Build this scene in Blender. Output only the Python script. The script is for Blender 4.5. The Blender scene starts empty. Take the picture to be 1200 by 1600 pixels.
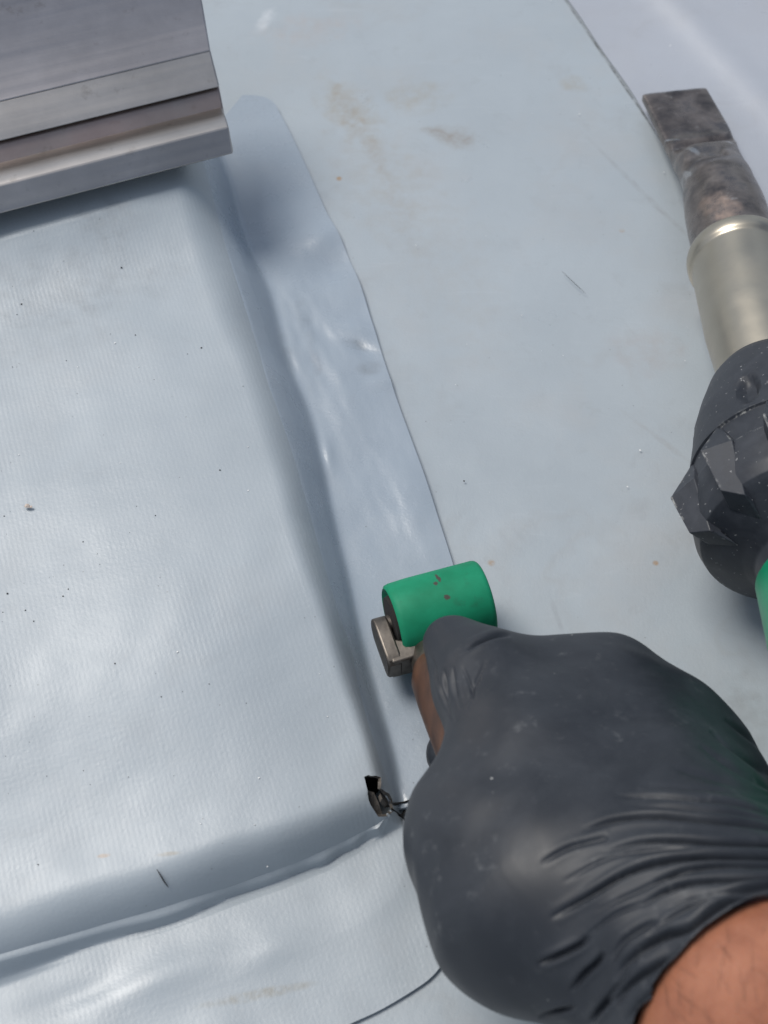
import bpy, bmesh, math, random
import numpy as np
from mathutils import Vector

# ---------------------------------------------------------------- camera, sky, sun, exposure
SC = bpy.context.scene
COL = SC.collection
R = math.radians
FPX, IW, IH = 2200.0, 1200.0, 1600.0          # focal length in photo pixels, photo size
TILT, DIST = R(35.0), 0.50
CAM = np.array([0.0, -DIST*math.sin(TILT), DIST*math.cos(TILT)])
cam = bpy.data.cameras.new('camera')
cam.sensor_width = 36.0
cam.lens = FPX/IH*36.0
cam.clip_start, cam.clip_end = 0.01, 500.0
cam.dof.use_dof = True
cam.dof.focus_distance = 0.47
cam.dof.aperture_fstop = 16.0
camo = bpy.data.objects.new('camera', cam); COL.objects.link(camo)
camo.location = CAM; camo.rotation_euler = (TILT, 0, 0)
SC.camera = camo

SUN_EL, SUN_AZ = R(60.0), R(299.0)             # azimuth from +Y, clockwise
wd = bpy.data.worlds.new('World'); SC.world = wd; wd.use_nodes = True
nt = wd.node_tree; nt.nodes.clear()
sky = nt.nodes.new('ShaderNodeTexSky'); sky.sky_type = 'NISHITA'; sky.sun_disc = False
sky.sun_elevation = SUN_EL; sky.sun_rotation = SUN_AZ
sky.air_density = 1.0; sky.dust_density = 3.0; sky.ozone_density = 1.0
bg = nt.nodes.new('ShaderNodeBackground'); bg.inputs['Strength'].default_value = 0.05
out = nt.nodes.new('ShaderNodeOutputWorld')
# broken cloud over the whole sky: the gloss on the membrane mirrors it
tcw = nt.nodes.new('ShaderNodeTexCoord'); cl = nt.nodes.new('ShaderNodeTexNoise')
cl.inputs['Scale'].default_value = 2.2; cl.inputs['Detail'].default_value = 5.0; cl.inputs['Roughness'].default_value = 0.55
crp = nt.nodes.new('ShaderNodeValToRGB'); crp.color_ramp.elements[0].position = 0.42; crp.color_ramp.elements[1].position = 0.62
mx = nt.nodes.new('ShaderNodeMix'); mx.data_type = 'RGBA'; mx.inputs[7].default_value = (6.9, 7.8, 9.0, 1)
nt.links.new(tcw.outputs['Generated'], cl.inputs['Vector']); nt.links.new(cl.outputs['Fac'], crp.inputs['Fac'])
nt.links.new(crp.outputs['Color'], mx.inputs[0]); nt.links.new(sky.outputs[0], mx.inputs[6]); nt.links.new(mx.outputs[2], bg.inputs['Color'])
nt.links.new(bg.outputs[0], out.inputs['Surface'])
sl = bpy.data.lights.new('sun', 'SUN'); sl.energy = 1.5; sl.angle = R(27.0); sl.color = (1.0, 0.965, 0.91)
so = bpy.data.objects.new('sun', sl); COL.objects.link(so)
sdir = Vector((math.sin(SUN_AZ)*math.cos(SUN_EL), math.cos(SUN_AZ)*math.cos(SUN_EL), math.sin(SUN_EL)))
so.rotation_euler = sdir.to_track_quat('Z', 'Y').to_euler()
so.location = sdir*3
SC.view_settings.view_transform = 'Standard'; SC.view_settings.look = 'None'
SC.view_settings.exposure = 0.80; SC.view_settings.gamma = 1.0
SC.view_settings.use_curve_mapping = False

rng = np.random.default_rng(7); random.seed(7)

# ---------------------------------------------------------------- geometry helpers
CT, ST = math.cos(TILT), math.sin(TILT)
def ray(px, py):
    a, b = (px-IW/2)/FPX, (IH/2-py)/FPX
    return np.array([a, b*CT+ST, b*ST-CT])
def P(px, py, z=0.0):
    d = ray(px, py); t = (z-CAM[2])/d[2]
    return CAM+d*t
def project(V):
    V = np.asarray(V, float)-CAM
    x = V[..., 0]; u = V[..., 1]*CT+V[..., 2]*ST; w = V[..., 1]*ST-V[..., 2]*CT
    return np.stack([IW/2+FPX*x/w, IH/2-FPX*u/w], -1)

ALPHA = R(18.2)                                # heading of the curb against the camera's
EX = np.array([math.cos(ALPHA), math.sin(ALPHA)]); EY = np.array([-math.sin(ALPHA), math.cos(ALPHA)])
ORG = P(590, 1290, 0)[:2]
def toC(x, y):
    dx, dy = x-ORG[0], y-ORG[1]
    return dx*EX[0]+dy*EX[1], dx*EY[0]+dy*EY[1]
def fromC(cx, cy):
    return ORG[0]+cx*EX[0]+cy*EY[0], ORG[1]+cx*EX[1]+cy*EY[1]

def waves(seed, n, lo, hi):
    r = np.random.default_rng(seed)
    L = np.exp(r.uniform(np.log(lo), np.log(hi), n)); th = r.uniform(0, np.pi*2, n); ph = r.uniform(0, np.pi*2, n)
    kx, ky = 2*np.pi/L*np.cos(th), 2*np.pi/L*np.sin(th); amp = L/hi
    tot = np.sqrt((amp**2).sum()/2)
    def f(x, y):
        s = 0.0
        for i in range(n): s = s+amp[i]*np.sin(kx[i]*x+ky[i]*y+ph[i])
        return s/tot
    return f

def catmull(pts, n):
    p = np.asarray(pts, float); p = np.vstack([2*p[0]-p[1], p, 2*p[-1]-p[-2]])
    m = len(p)-3; t = np.linspace(0, m-1e-9, n); i = t.astype(int); f = (t-i)[:, None]
    a, b, c, d = p[i], p[i+1], p[i+2], p[i+3]
    return 0.5*(2*b+(c-a)*f+(2*a-5*b+4*c-d)*f**2+(3*b-a-3*c+d)*f**3)

def empty(name, loc):
    o = bpy.data.objects.new(name, None); COL.objects.link(o); o.location = [float(v) for v in loc]
    o.empty_display_size = 0.02
    return o
def tag(o, label=None, cat=None, group=None, kind=None):
    if label: o['label'] = label
    if cat: o['category'] = cat
    if group: o['group'] = group
    if kind: o['kind'] = kind
    return o
def world_origin(o):
    v = Vector((0, 0, 0))
    while o is not None: v = v+o.location; o = o.parent
    return np.array(v)
def mk(name, V, F, mat, parent=None, smooth=True, sharp=None):
    V = np.asarray(V, float)
    if parent is not None: V = V-world_origin(parent)
    me = bpy.data.meshes.new(name); me.from_pydata(V.tolist(), [], [list(map(int, f)) for f in F]); me.validate()
    me.update()
    if smooth: me.polygons.foreach_set('use_smooth', np.ones(len(me.polygons), bool))
    if sharp: me.set_sharp_from_angle(angle=R(sharp))
    o = bpy.data.objects.new(name, me); COL.objects.link(o)
    if parent is not None: o.parent = parent
    if mat: me.materials.append(mat)
    return o
def grid_faces(nu, nv, wrap=False):
    i = np.arange(nu-1)[:, None]*nv; j = np.arange(nv if wrap else nv-1)[None, :]; j2 = (j+1) % nv
    return np.stack([i+j, i+nv+j, i+nv+j2, i+j2], -1).reshape(-1, 4)
def solid(o, t, off=-1.0):
    m = o.modifiers.new('thickness', 'SOLIDIFY'); m.thickness = t; m.offset = off
    e = o.modifiers.new('rim', 'EDGE_SPLIT'); e.split_angle = R(50)
def bev(o, w, seg=2, ang=35):
    m = o.modifiers.new('bevel', 'BEVEL'); m.width = w; m.segments = seg; m.limit_method = 'ANGLE'; m.angle_limit = R(ang)
    m.harden_normals = False
def lathe(name, stations, mat, parent, n=40, caps=(True, True), sharp=40, dent=None):
    """stations: (centre, radius), the ring planes follow the centre line"""
    C = np.array([s[0] for s in stations], float); rr = [s[1] for s in stations]
    V, rings = [], len(C)
    ax = C[-1]-C[0]; ax /= np.linalg.norm(ax)
    up = np.array([0, 0, 1.0]); sx = np.cross(ax, up); sx /= np.linalg.norm(sx); sz = np.cross(sx, ax)
    th = np.linspace(0, 2*np.pi, n, endpoint=False)
    for c, r_ in zip(C, rr):
        ring = c+r_*(np.cos(th)[:, None]*sx+np.sin(th)[:, None]*sz)
        V.append(ring)
    V = np.vstack(V); F = grid_faces(rings, n, True).tolist()
    if caps[0]: F.append(list(range(n)))
    if caps[1]: F.append(list(range((rings-1)*n, rings*n))[::-1])
    return mk(name, V, F, mat, parent, True, sharp)
def box(name, c, ax, ay, az, mat, parent, b=0.0008):
    c, ax, ay, az = map(lambda v: np.asarray(v, float), (c, ax, ay, az))
    V = [c+i*ax+j*ay+k*az for i in (-1, 1) for j in (-1, 1) for k in (-1, 1)]
    F = [(0, 1, 3, 2), (4, 6, 7, 5), (0, 4, 5, 1), (2, 3, 7, 6), (0, 2, 6, 4), (1, 5, 7, 3)]
    if np.dot(np.cross(ax, ay), az) < 0: F = [f[::-1] for f in F]
    o = mk(name, V, F, mat, parent, True, 30)
    if b: bev(o, b, 3)
    return o

# ---------------------------------------------------------------- materials
class NT:
    def __init__(s, name):
        s.m = bpy.data.materials.new(name); s.m.use_nodes = True; s.t = s.m.node_tree
        s.b = s.t.nodes['Principled BSDF']; s.tc = s.t.nodes.new('ShaderNodeTexCoord').outputs['Object']
        s.geo = s.t.nodes.new('ShaderNodeNewGeometry').outputs['Position']
    def n(s, typ, ins=None, **kw):
        nd = s.t.nodes.new(typ)
        for k, v in kw.items(): setattr(nd, k, v)
        for k, v in (ins or {}).items():
            if isinstance(v, bpy.types.NodeSocket): s.t.links.new(v, nd.inputs[k])
            else: nd.inputs[k].default_value = v
        return nd
    def noise(s, scale, detail=4, rough=0.55, vec=None, dist=0.0):
        return s.n('ShaderNodeTexNoise', {'Vector': vec or s.geo, 'Scale': scale, 'Detail': detail, 'Roughness': rough, 'Distortion': dist}).outputs['Fac']
    def ramp(s, fac, stops, interp='LINEAR'):
        nd = s.n('ShaderNodeValToRGB', {'Fac': fac}); cr = nd.color_ramp; cr.interpolation = interp
        while len(cr.elements) > 1: cr.elements.remove(cr.elements[-1])
        for i, (p, c) in enumerate(stops):
            e = cr.elements[0] if i == 0 else cr.elements.new(p)
            e.position = p; e.color = (c, c, c, 1) if isinstance(c, (int, float)) else (*c, 1)
        return nd.outputs['Color']
    def math(s, op, a, b=None, clamp=False):
        ins = {0: a}
        if b is not None: ins[1] = b
        nd = s.n('ShaderNodeMath', ins, operation=op); nd.use_clamp = clamp
        return nd.outputs[0]
    def mix(s, fac, a, b, mode='MIX'):
        nd = s.n('ShaderNodeMix', data_type='RGBA', blend_type=mode)
        for k, v in ((0, fac), (6, a), (7, b)):
            if isinstance(v, bpy.types.NodeSocket): s.t.links.new(v, nd.inputs[k])
            elif k == 0: nd.inputs[k].default_value = v
            else: nd.inputs[k].default_value = (*v, 1) if len(v) == 3 else v
        return nd.outputs[2]
    def spot(s, c, rx, ry, ang=0.0, soft=1.0, wob=0.35, wscale=120):
        """soft elliptical patch at world point c (metres), wobbling outline"""
        v = s.n('ShaderNodeVectorMath', {0: s.geo, 1: (float(c[0]), float(c[1]), 0)}, operation='SUBTRACT').outputs[0]
        v = s.n('ShaderNodeVectorRotate', {'Vector': v, 'Angle': -ang}, rotation_type='Z_AXIS').outputs[0]
        v = s.n('ShaderNodeVectorMath', {0: v, 1: (1/rx, 1/ry, 0)}, operation='MULTIPLY').outputs[0]
        d = s.n('ShaderNodeVectorMath', {0: v}, operation='LENGTH').outputs['Value']
        nz = s.noise(wscale, 4)
        d = s.math('ADD', d, s.math('MULTIPLY', s.math('SUBTRACT', nz, 0.5), wob*4))
        return s.n('ShaderNodeMapRange', {'Value': d, 'From Min': 1.0+soft/2, 'From Max': 1.0-soft/2}, interpolation_type='SMOOTHSTEP').outputs[0]
    def set(s, **kw):
        for k, v in kw.items():
            k = {'base': 'Base Color', 'rough': 'Roughness', 'metal': 'Metallic', 'spec': 'Specular IOR Level', 'coat': 'Coat Weight',
                 'coatr': 'Coat Roughness', 'sss': 'Subsurface Weight', 'sssr': 'Subsurface Radius', 'ssss': 'Subsurface Scale', 'normal': 'Normal', 'sheen': 'Sheen Weight'}.get(k, k)
            if isinstance(v, bpy.types.NodeSocket): s.t.links.new(v, s.b.inputs[k])
            else: s.b.inputs[k].default_value = (*v, 1) if (isinstance(v, tuple) and len(v) == 3 and k == 'Base Color') else v
        return s
    def bump(s, h, strength, dist, prev=None):
        ins = {'Height': h, 'Strength': strength, 'Distance': dist}
        if prev is not None: ins['Normal'] = prev
        return s.n('ShaderNodeBump', ins).outputs[0]

PVC = (0.335, 0.375, 0.405)
def membrane(name, stains=(), weave=0.0, rough=0.42, dirt=0.5, base=PVC, spec=0.75, greys=()):
    s = NT(name)
    big = s.noise(9, 5, 0.6); mid = s.noise(38, 5, 0.6); fine = s.noise(900, 3, 0.6)
    c = s.mix(s.ramp(big, [(0.3, 0.0), (0.7, 1.0)]), tuple(v*0.93 for v in base), tuple(v*1.06 for v in base))
    warm = s.ramp(s.noise(16, 6, 0.65), [(0.5, 0.0), (0.72, 0.55)])
    c = s.mix(s.math('MULTIPLY', warm, dirt), c, (0.36, 0.345, 0.33))
    grime = s.ramp(s.noise(60, 8, 0.72, dist=0.6), [(0.56, 0.0), (0.8, 0.5)])
    c = s.mix(s.math('MULTIPLY', grime, dirt), c, (0.2, 0.2, 0.2))
    wm = s.noise(13, 4, 0.6); ring = s.ramp(wm, [(0.50, 0.0), (0.525, 1.0), (0.535, 1.0), (0.56, 0.0)])
    c = s.mix(s.math('MULTIPLY', s.math('MULTIPLY', ring, s.ramp(s.noise(22, 4), [(0.45, 0.0), (0.65, 1.0)])), dirt*0.18), c, (0.25, 0.22, 0.19))
    scf = s.n('ShaderNodeVectorMath', {0: s.geo, 1: (30, 260, 1)}, operation='MULTIPLY').outputs[0]
    c = s.mix(s.math('MULTIPLY', s.ramp(s.noise(1.0, 5, 0.6, vec=scf, dist=1.5), [(0.60, 0.0), (0.72, 0.5)]), dirt*0.5), c, (0.46, 0.49, 0.52))
    for (px, py, z, rx, ry, ang, col, amt, wob) in stains:
        m = s.spot(P(px, py, z), rx, ry, ang, 1.1, wob)
        m = s.math('MULTIPLY', m, s.ramp(s.noise(150, 6, 0.7), [(0.36, 0.1), (0.68, 1.0)]))
        c = s.mix(s.math('MULTIPLY', m, amt*(0.75 if rx > .004 else 1.0)), c, col)
    speck = s.n('ShaderNodeTexVoronoi', {'Vector': s.geo, 'Scale': 320.0, 'Randomness': 1.0}, feature='F1')
    sp = s.ramp(speck.outputs['Distance'], [(0.05, 1.0), (0.10, 0.0)])
    sel = s.ramp(s.n('ShaderNodeSeparateColor', {'Color': speck.outputs['Color']}).outputs[0], [(0.93, 0.0), (0.94, 1.0)])
    c = s.mix(s.math('MULTIPLY', s.math('MULTIPLY', sp, sel), 0.6), c, (0.1, 0.1, 0.1))
    rr = s.math('ADD', s.math('MULTIPLY', s.math('SUBTRACT', mid, 0.5), 0.35), rough)
    nrm = s.bump(fine, 0.22, 0.0003)
    nrm = s.bump(s.noise(140, 3), 0.12, 0.0008, nrm)
    if weave:
        v = s.n('ShaderNodeVectorRotate', {'Vector': s.geo, 'Angle': -ALPHA}, rotation_type='Z_AXIS').outputs[0]
        w1 = s.n('ShaderNodeTexWave', {'Vector': v, 'Scale': 2*math.pi/20/0.0016, 'Distortion': 0.9, 'Detail': 1.0, 'Detail Scale': 0.12}, wave_type='BANDS', bands_direction='X', wave_profile='SIN').outputs['Fac']
        w2 = s.n('ShaderNodeTexWave', {'Vector': v, 'Scale': 2*math.pi/20/0.0019, 'Distortion': 0.9, 'Detail': 1.0, 'Detail Scale': 0.12}, wave_type='BANDS', bands_direction='Y', wave_profile='SIN').outputs['Fac']
        patch = s.ramp(s.noise(14, 3), [(0.3, 0.25), (0.65, 1.0)])
        w = s.math('MULTIPLY', s.math('ADD', w1, s.math('MULTIPLY', w2, 0.35)), patch)
        nrm = s.bump(w, weave, 0.00025, nrm)
    s.set(base=c, rough=rr, spec=spec, normal=nrm)
    return s.m

def streak(x1, y1, x2, y2, w, col, amt, wob=.35):
    a, b = P(x1, y1)[:2], P(x2, y2)[:2]; d = b-a
    return ((x1+x2)/2, (y1+y2)/2, 0, float(np.linalg.norm(d)/2), w, math.atan2(d[1], d[0]), col, amt, wob)
BROWN, RUST, GREY = (0.27, 0.215, 0.13), (0.30, 0.16, 0.04), (0.12, 0.12, 0.12)
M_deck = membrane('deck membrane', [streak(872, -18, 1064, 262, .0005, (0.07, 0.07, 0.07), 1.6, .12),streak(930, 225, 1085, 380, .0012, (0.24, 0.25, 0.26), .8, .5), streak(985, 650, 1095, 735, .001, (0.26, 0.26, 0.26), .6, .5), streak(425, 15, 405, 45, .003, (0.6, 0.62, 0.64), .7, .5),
    streak(520, 130, 620, 300, .004, (0.26, 0.22, 0.17), .5, .5), streak(860, 930, 880, 985, .0008, (0.25, 0.27, 0.29), .7, .4),
    (545, 170, 0, .010, .018, .5, BROWN, .55, .5), (650, 150, 0, .012, .010, 0, BROWN, .5, .5), (715, 215, 0, .009, .006, -.5, (0.2, 0.15, 0.10), .75, .45),
    (685, 208, 0, .006, .003, -.4, (0.2, 0.15, 0.10), .6, .4), (480, 45, 0, .020, .010, .2, (0.36, 0.27, 0.22), .4, .5), (590, 270, 0, .02, .03, .4, (0.28, 0.25, 0.21), .35, .5),
    (895, 130, 0, .006, .005, 0, BROWN, .5, .4), (1010, 545, 0, .013, .011, 0, (0.30, 0.25, 0.23), .45, .35),
    (530, 277, 0, .0012, .0012, 0, RUST, 1.3, .1), (972, 360, 0, .001, .001, 0, RUST, 1.3, .1), (768, 877, 0, .0011, .0011, 0, RUST, 1.0, .1),
    (1025, 878, 0, .001, .001, 0, RUST, 1.0, .1), (1085, 720, 0, .0012, .0014, 0, BROWN, .7, .2), (560, 1568, 0, .012, .0012, .2, BROWN, .0, .2),
    (690, 400, 0, .018, .05, .3, (0.3, 0.28, 0.25), .3, .5), (1150, 1120, 0, .014, .012, .6, (0.16, 0.16, 0.16), .5, .6)], dirt=0.55, rough=0.34)
M_sheet = membrane('upper sheet membrane', dirt=0.35, rough=0.33, base=(0.35, 0.37, 0.41))
M_cover = membrane('curb cover membrane', [
    (170, 360, .03, .010, .008, 0, GREY, .35, .6), (110, 440, .03, .035, .012, .2, GREY, .28, .6), (60, 520, .03, .03, .014, .3, GREY, .2, .6),
    (255, 1310, .03, .003, .0006, .1, BROWN, .8, .2), (150, 1311, .03, .0016, .0006, .1, (0.4, 0.2, 0.05), .8, .2)], weave=0.085, dirt=0.25, rough=0.45)
M_strip = membrane('flashing strip membrane', [(562, 542, 0, .006, .0022, -.3, (0.17, 0.19, 0.21), .9, .35), (578, 580, 0, .0045, .003, 0.1, (0.19, 0.21, 0.23), .8, .35),
    (475, 500, 0, .0025, .010, .25, (0.2, 0.23, 0.26), .7, .4), (495, 575, 0, .002, .006, .25, (0.2, 0.22, 0.25), .7, .4), (450, 560, 0, .002, .008, .25, (0.2, 0.23, 0.26), .6, .4)],
    dirt=0.22, rough=0.29, base=(0.285, 0.333, 0.385))
M_apron = membrane('apron membrane', [(400, 1558, 0, .013, .0013, .2, (0.22, 0.19, 0.13), 1.2, .22)], weave=0.06, dirt=0.3, rough=0.42)

def simple(name, base, rough, metal=0.0, var=0.2, scale=60, bump=0.0, bscale=300, spec=0.5, **kw):
    s = NT(name); nz = s.noise(scale, 6, 0.65)
    c = s.mix(s.ramp(nz, [(0.3, 0.0), (0.7, 1.0)]), tuple(v*(1-var) for v in base), tuple(min(v*(1+var), 1) for v in base))
    rr = s.math('ADD', s.math('MULTIPLY', s.math('SUBTRACT', s.noise(scale*1.7, 5), 0.5), 0.3), rough, True)
    s.set(base=c, rough=rr, metal=metal, spec=spec, **kw)
    if bump: s.set(normal=s.bump(s.noise(bscale, 4), bump, 0.0006))
    return s

# brushed mill-finish aluminium with tarnish
def alu(name, base, rough, red=0.0):
    s = NT(name)
    v = s.n('ShaderNodeVectorRotate', {'Vector': s.geo, 'Angle': -R(21)}, rotation_type='Z_AXIS').outputs[0]
    v = s.n('ShaderNodeVectorMath', {0: v, 1: (6, 260, 260)}, operation='MULTIPLY').outputs[0]
    st = s.noise(1.0, 4, 0.6, vec=v)
    blot = s.noise(28, 6, 0.65)
    c = s.mix(s.ramp(blot, [(0.35, 0.0), (0.7, 1.0)]), tuple(x*0.86 for x in base), tuple(x*1.1 for x in base))
    c = s.mix(s.math('MULTIPLY', s.ramp(s.noise(110, 5, 0.7), [(0.6, 0.0), (0.78, 1.0)]), 0.55), c, (0.16, 0.14, 0.12))
    if red: c = s.mix(s.math('MULTIPLY', s.ramp(s.noise(30, 3), [(0.3, 0.3), (0.6, 1.0)]), red), c, (0.42, 0.12, 0.10))
    rr = s.math('ADD', s.math('MULTIPLY', s.math('SUBTRACT', st, 0.5), 0.25), rough)
    s.set(base=c, rough=rr, metal=1.0, normal=s.bump(st, 0.08, 0.0004))
    return s.m
M_alu = alu('mill finish metal', (0.44, 0.415, 0.395), 0.32)
M_alu_top = alu('dull metal panel', (0.39, 0.37, 0.375), 0.34)
M_alu_red = alu('metal channel with painted red reflection', (0.30, 0.275, 0.26), 0.34, 0.14)  # red tint is a reflection in the groove, painted into the colour
M_dark = simple('painted cavity shade', (0.015, 0.013, 0.012), 0.9).m  # near-black colour painted in as shade for pocket, gap strips and wheel recess
M_board = simple('brown board', (0.12, 0.105, 0.09), 0.9, var=0.5, scale=300, bump=0.6, bscale=500).m

# ---------------------------------------------------------------- roof deck
deck_w = waves(11, 14, 0.06, 0.30)
def deckz(x, y):
    fall = np.exp(-((x/0.6)**2+(y/0.6)**2))
    return 0.00035*deck_w(x, y)*fall
ax_ = np.concatenate([-np.geomspace(60, 0.45, 22), np.linspace(-0.4, 0.4, 161), np.geomspace(0.45, 60, 22)])
X, Y = np.meshgrid(ax_, ax_, indexing='ij')
Z = deckz(X, Y)-0.0006
o = mk('roof_deck', np.stack([X, Y, Z], -1).reshape(-1, 3), grid_faces(len(ax_), len(ax_)), M_deck)
tag(o, 'pale grey membrane roof deck with rusty brown stains', 'roof', kind='structure')

# overlapping deck sheet beyond the long seam, with a soft standing fold
s0, s1 = P(885, 0)[:2], P(1050, 240)[:2]
sd = (s1-s0)/np.linalg.norm(s1-s0); sn = np.array([-sd[1], sd[0]])
if np.dot(sn, P(1150, 40)[:2]-s0) < 0: sn = -sn
f0, f1 = P(1040, 0)[:2], P(1200, 172)[:2]
fd = (f1-f0)/np.linalg.norm(f1-f0); fn = np.array([-fd[1], fd[0]])
if np.dot(fn, sn) < 0: fn = -fn
aa = np.concatenate([-np.geomspace(3, 0.16, 14), np.linspace(-0.15, 0.45, 201), np.geomspace(0.46, 3, 14)])
bb = np.concatenate([np.linspace(0, 0.15, 61), np.geomspace(0.16, 3, 16)])
A, B = np.meshgrid(aa, bb, indexing='ij')
wob = 0.0006*np.sin(A*40)+0.0004*np.sin(A*95+1)
X = s0[0]+sd[0]*A+sn[0]*(B+wob*np.exp(-B/0.02)); Y = s0[1]+sd[1]*A+sn[1]*(B+wob*np.exp(-B/0.02))
q = (X-f0[0])*fn[0]+(Y-f0[1])*fn[1]
Z = deckz(X, Y)+0.0006+0.0022*np.exp(-(q/0.0085)**2)+0.0025*(1/(1+np.exp(-q/0.006)))
o = mk('deck_sheet', np.stack([X, Y, Z], -1).reshape(-1, 3), grid_faces(len(aa), len(bb)), M_sheet)
if o.data.polygons[0].normal.z < 0: o.data.flip_normals()
solid(o, 0.0005); tag(o, 'overlapping grey membrane sheet with straight seam edge behind the heat gun nozzle', 'roof sheet', kind='structure')

# ---------------------------------------------------------------- curb height field
HC = 0.027
foot_px = [(325, 200), (360, 300), (388, 390), (420, 460), (454, 581), (492, 690), (508, 750), (528, 862), (550, 960), (582, 1080), (608, 1190), (622, 1260), (640, 1330), (690, 1480)]
top_px = [(232, 150), (270, 290), (310, 420), (362, 560), (420, 740), (461, 850), (502, 970), (540, 1080), (569, 1190), (582, 1240), (604, 1330), (644, 1450)]
def line_c(pts, z, by='y'):
    w = np.array([P(a, b, z) for a, b in pts]); cx, cy = toC(w[:, 0], w[:, 1])
    if by == 'y': k = np.argsort(cy); return cy[k], cx[k]
    k = np.argsort(cx); return cx[k], cy[k]
RF, RT = line_c(foot_px, 0), line_c(top_px, HC)
ffoot_px = [(-250, 1612), (0, 1534), (150, 1480), (300, 1430), (450, 1372), (560, 1325), (640, 1292), (760, 1244)]
ftop_px = [(-250, 1478), (0, 1402), (200, 1348), (400, 1284), (500, 1250), (565, 1226), (700, 1178)]
BF, BT = line_c(ffoot_px, 0, 'x'), line_c(ftop_px, 0.017, 'x')
UP = line_c([(-300, 545), (0, 480), (150, 440), (260, 405), (420, 350)], HC, 'x')
cov_w = waves(23, 12, 0.05, 0.22); cov_w2 = waves(29, 16, 0.012, 0.04)
def prof(f):
    f = np.clip(f, 0, 1); return 0.25*(f*f*(3-2*f))+0.75*(1-(1-f)**2.4)
def curb(x, y, detail=True):
    cx, cy = toC(x, y)
    xb, xt = np.interp(cy, *RF), np.interp(cy, *RT)
    yb, yt = np.interp(cx, *BF), np.interp(cx, *BT)
    wy = 0.0005*np.sin(cx*61+.6)+0.0004*np.sin(cx*143+2.); yb = yb+0.6*wy; yt = yt+wy
    xt = xt+0.0012*np.sin(cy*47+1)+0.0006*np.sin(cy*120); xb = xb+0.0005*np.sin(cy*90)
    fr = (xb-cx)/np.maximum(xb-xt, 0.006); fb = (cy-yb)/np.maximum(yt-yb, 0.006)
    pb = np.clip(fb, 0, 1); pb = 1-(1-pb)**2.9
    p = prof(fr)*pb
    d = np.maximum(cy-np.interp(cx, *UP)+0.012, 0)
    rise = np.where(d < 0.03, d*d*14, 0.0126+(d-0.03)*0.84)
    hf = HC-0.010*np.exp(-(np.maximum(cy-yt, 0)/0.050)**2)
    h = hf*p+np.minimum(rise*0.5, 0.009)*prof(fr)
    if detail:
        h = h+0.0007*cov_w(x, y)*p+0.00006*cov_w2(x, y)*p
    return h, fr, fb
def PH(px, py, off=0.0):
    """pixel ray against the curb/deck surface"""
    d = ray(px, py); lo, hi = (0.12-CAM[2])/d[2], (-0.001-CAM[2])/d[2]
    t = np.linspace(lo, hi, 1500); p = CAM+d*t[:, None]
    hit = p[:, 2] <= curb(p[:, 0], p[:, 1])[0]+off
    return p[hit.argmax()] if hit.any() else p[-1]

cx = np.arange(-0.32, 0.05, 0.0011); cy = np.arange(-0.06, 0.40, 0.0011)
CX, CY = np.meshgrid(cx, cy, indexing='ij'); X, Y = fromC(CX, CY)
Hh, FR, FB = curb(X, Y)
Z = Hh+0.0004
hole_px = np.array([(567, 1209), (578, 1212), (590, 1211), (597, 1216), (595, 1232), (606, 1238), (614, 1246), (613, 1256), (619, 1264), (612, 1272), (604, 1276), (600, 1288), (592, 1277), (582, 1262), (574, 1246), (573, 1230)], float)
def inside(pts, poly):
    x, y = pts[..., 0], pts[..., 1]; r = np.zeros(x.shape, bool); n = len(poly)
    for i in range(n):
        x1, y1 = poly[i]; x2, y2 = poly[(i+1) % n]
        c = ((y1 > y) != (y2 > y)); r ^= c & (x < (x2-x1)*(y-y1)/(y2-y1+1e-12)+x1)
    return r
hp_ = []
for a_, b_ in zip(hole_px, np.roll(hole_px, -1, 0)):
    for t_ in (0, .33, .66): hp_.append(a_+(b_-a_)*t_+(rng.uniform(-1.3, 1.3, 2) if t_ else 0))
hole_px = np.array(hp_)
V = np.stack([X, Y, Z], -1).reshape(-1, 3); F = grid_faces(len(cx), len(cy))
pix = project(V); hin = inside(pix, hole_px)
keep = ((FR > -0.06) & (FB > -0.10)).reshape(-1)
F = F[keep[F].all(1) & ~hin[F].all(1)]
for k_ in np.unique(F[hin[F].any(1)]):
    if hin[k_]:                                  # torn rim: pull the vertex out to the edge of the tear
        a_, b_ = hole_px, np.roll(hole_px, -1, 0); ab = b_-a_
        t_ = np.clip(((pix[k_]-a_)*ab).sum(1)/(ab**2).sum(1), 0, 1)[:, None]; c_ = a_+ab*t_
        q_ = c_[np.linalg.norm(c_-pix[k_], axis=1).argmin()]; V[k_] = P(q_[0], q_[1], V[k_, 2])
used = np.unique(F); remap = -np.ones(len(V), int); remap[used] = np.arange(len(used))
curb_o = empty('roof_curb', (*ORG, 0))
tag(curb_o, 'raised grey membrane-wrapped curb with rounded edges and torn corner', 'curb')
o = mk('cover_membrane', V[used], remap[F], M_cover, curb_o)
if o.data.polygons[100].normal.z < 0: o.data.flip_normals()
solid(o, 0.0010); o.data.materials.append(M_board); o.modifiers[0].material_offset_rim = 1; o.modifiers[0].material_offset = 0

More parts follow.
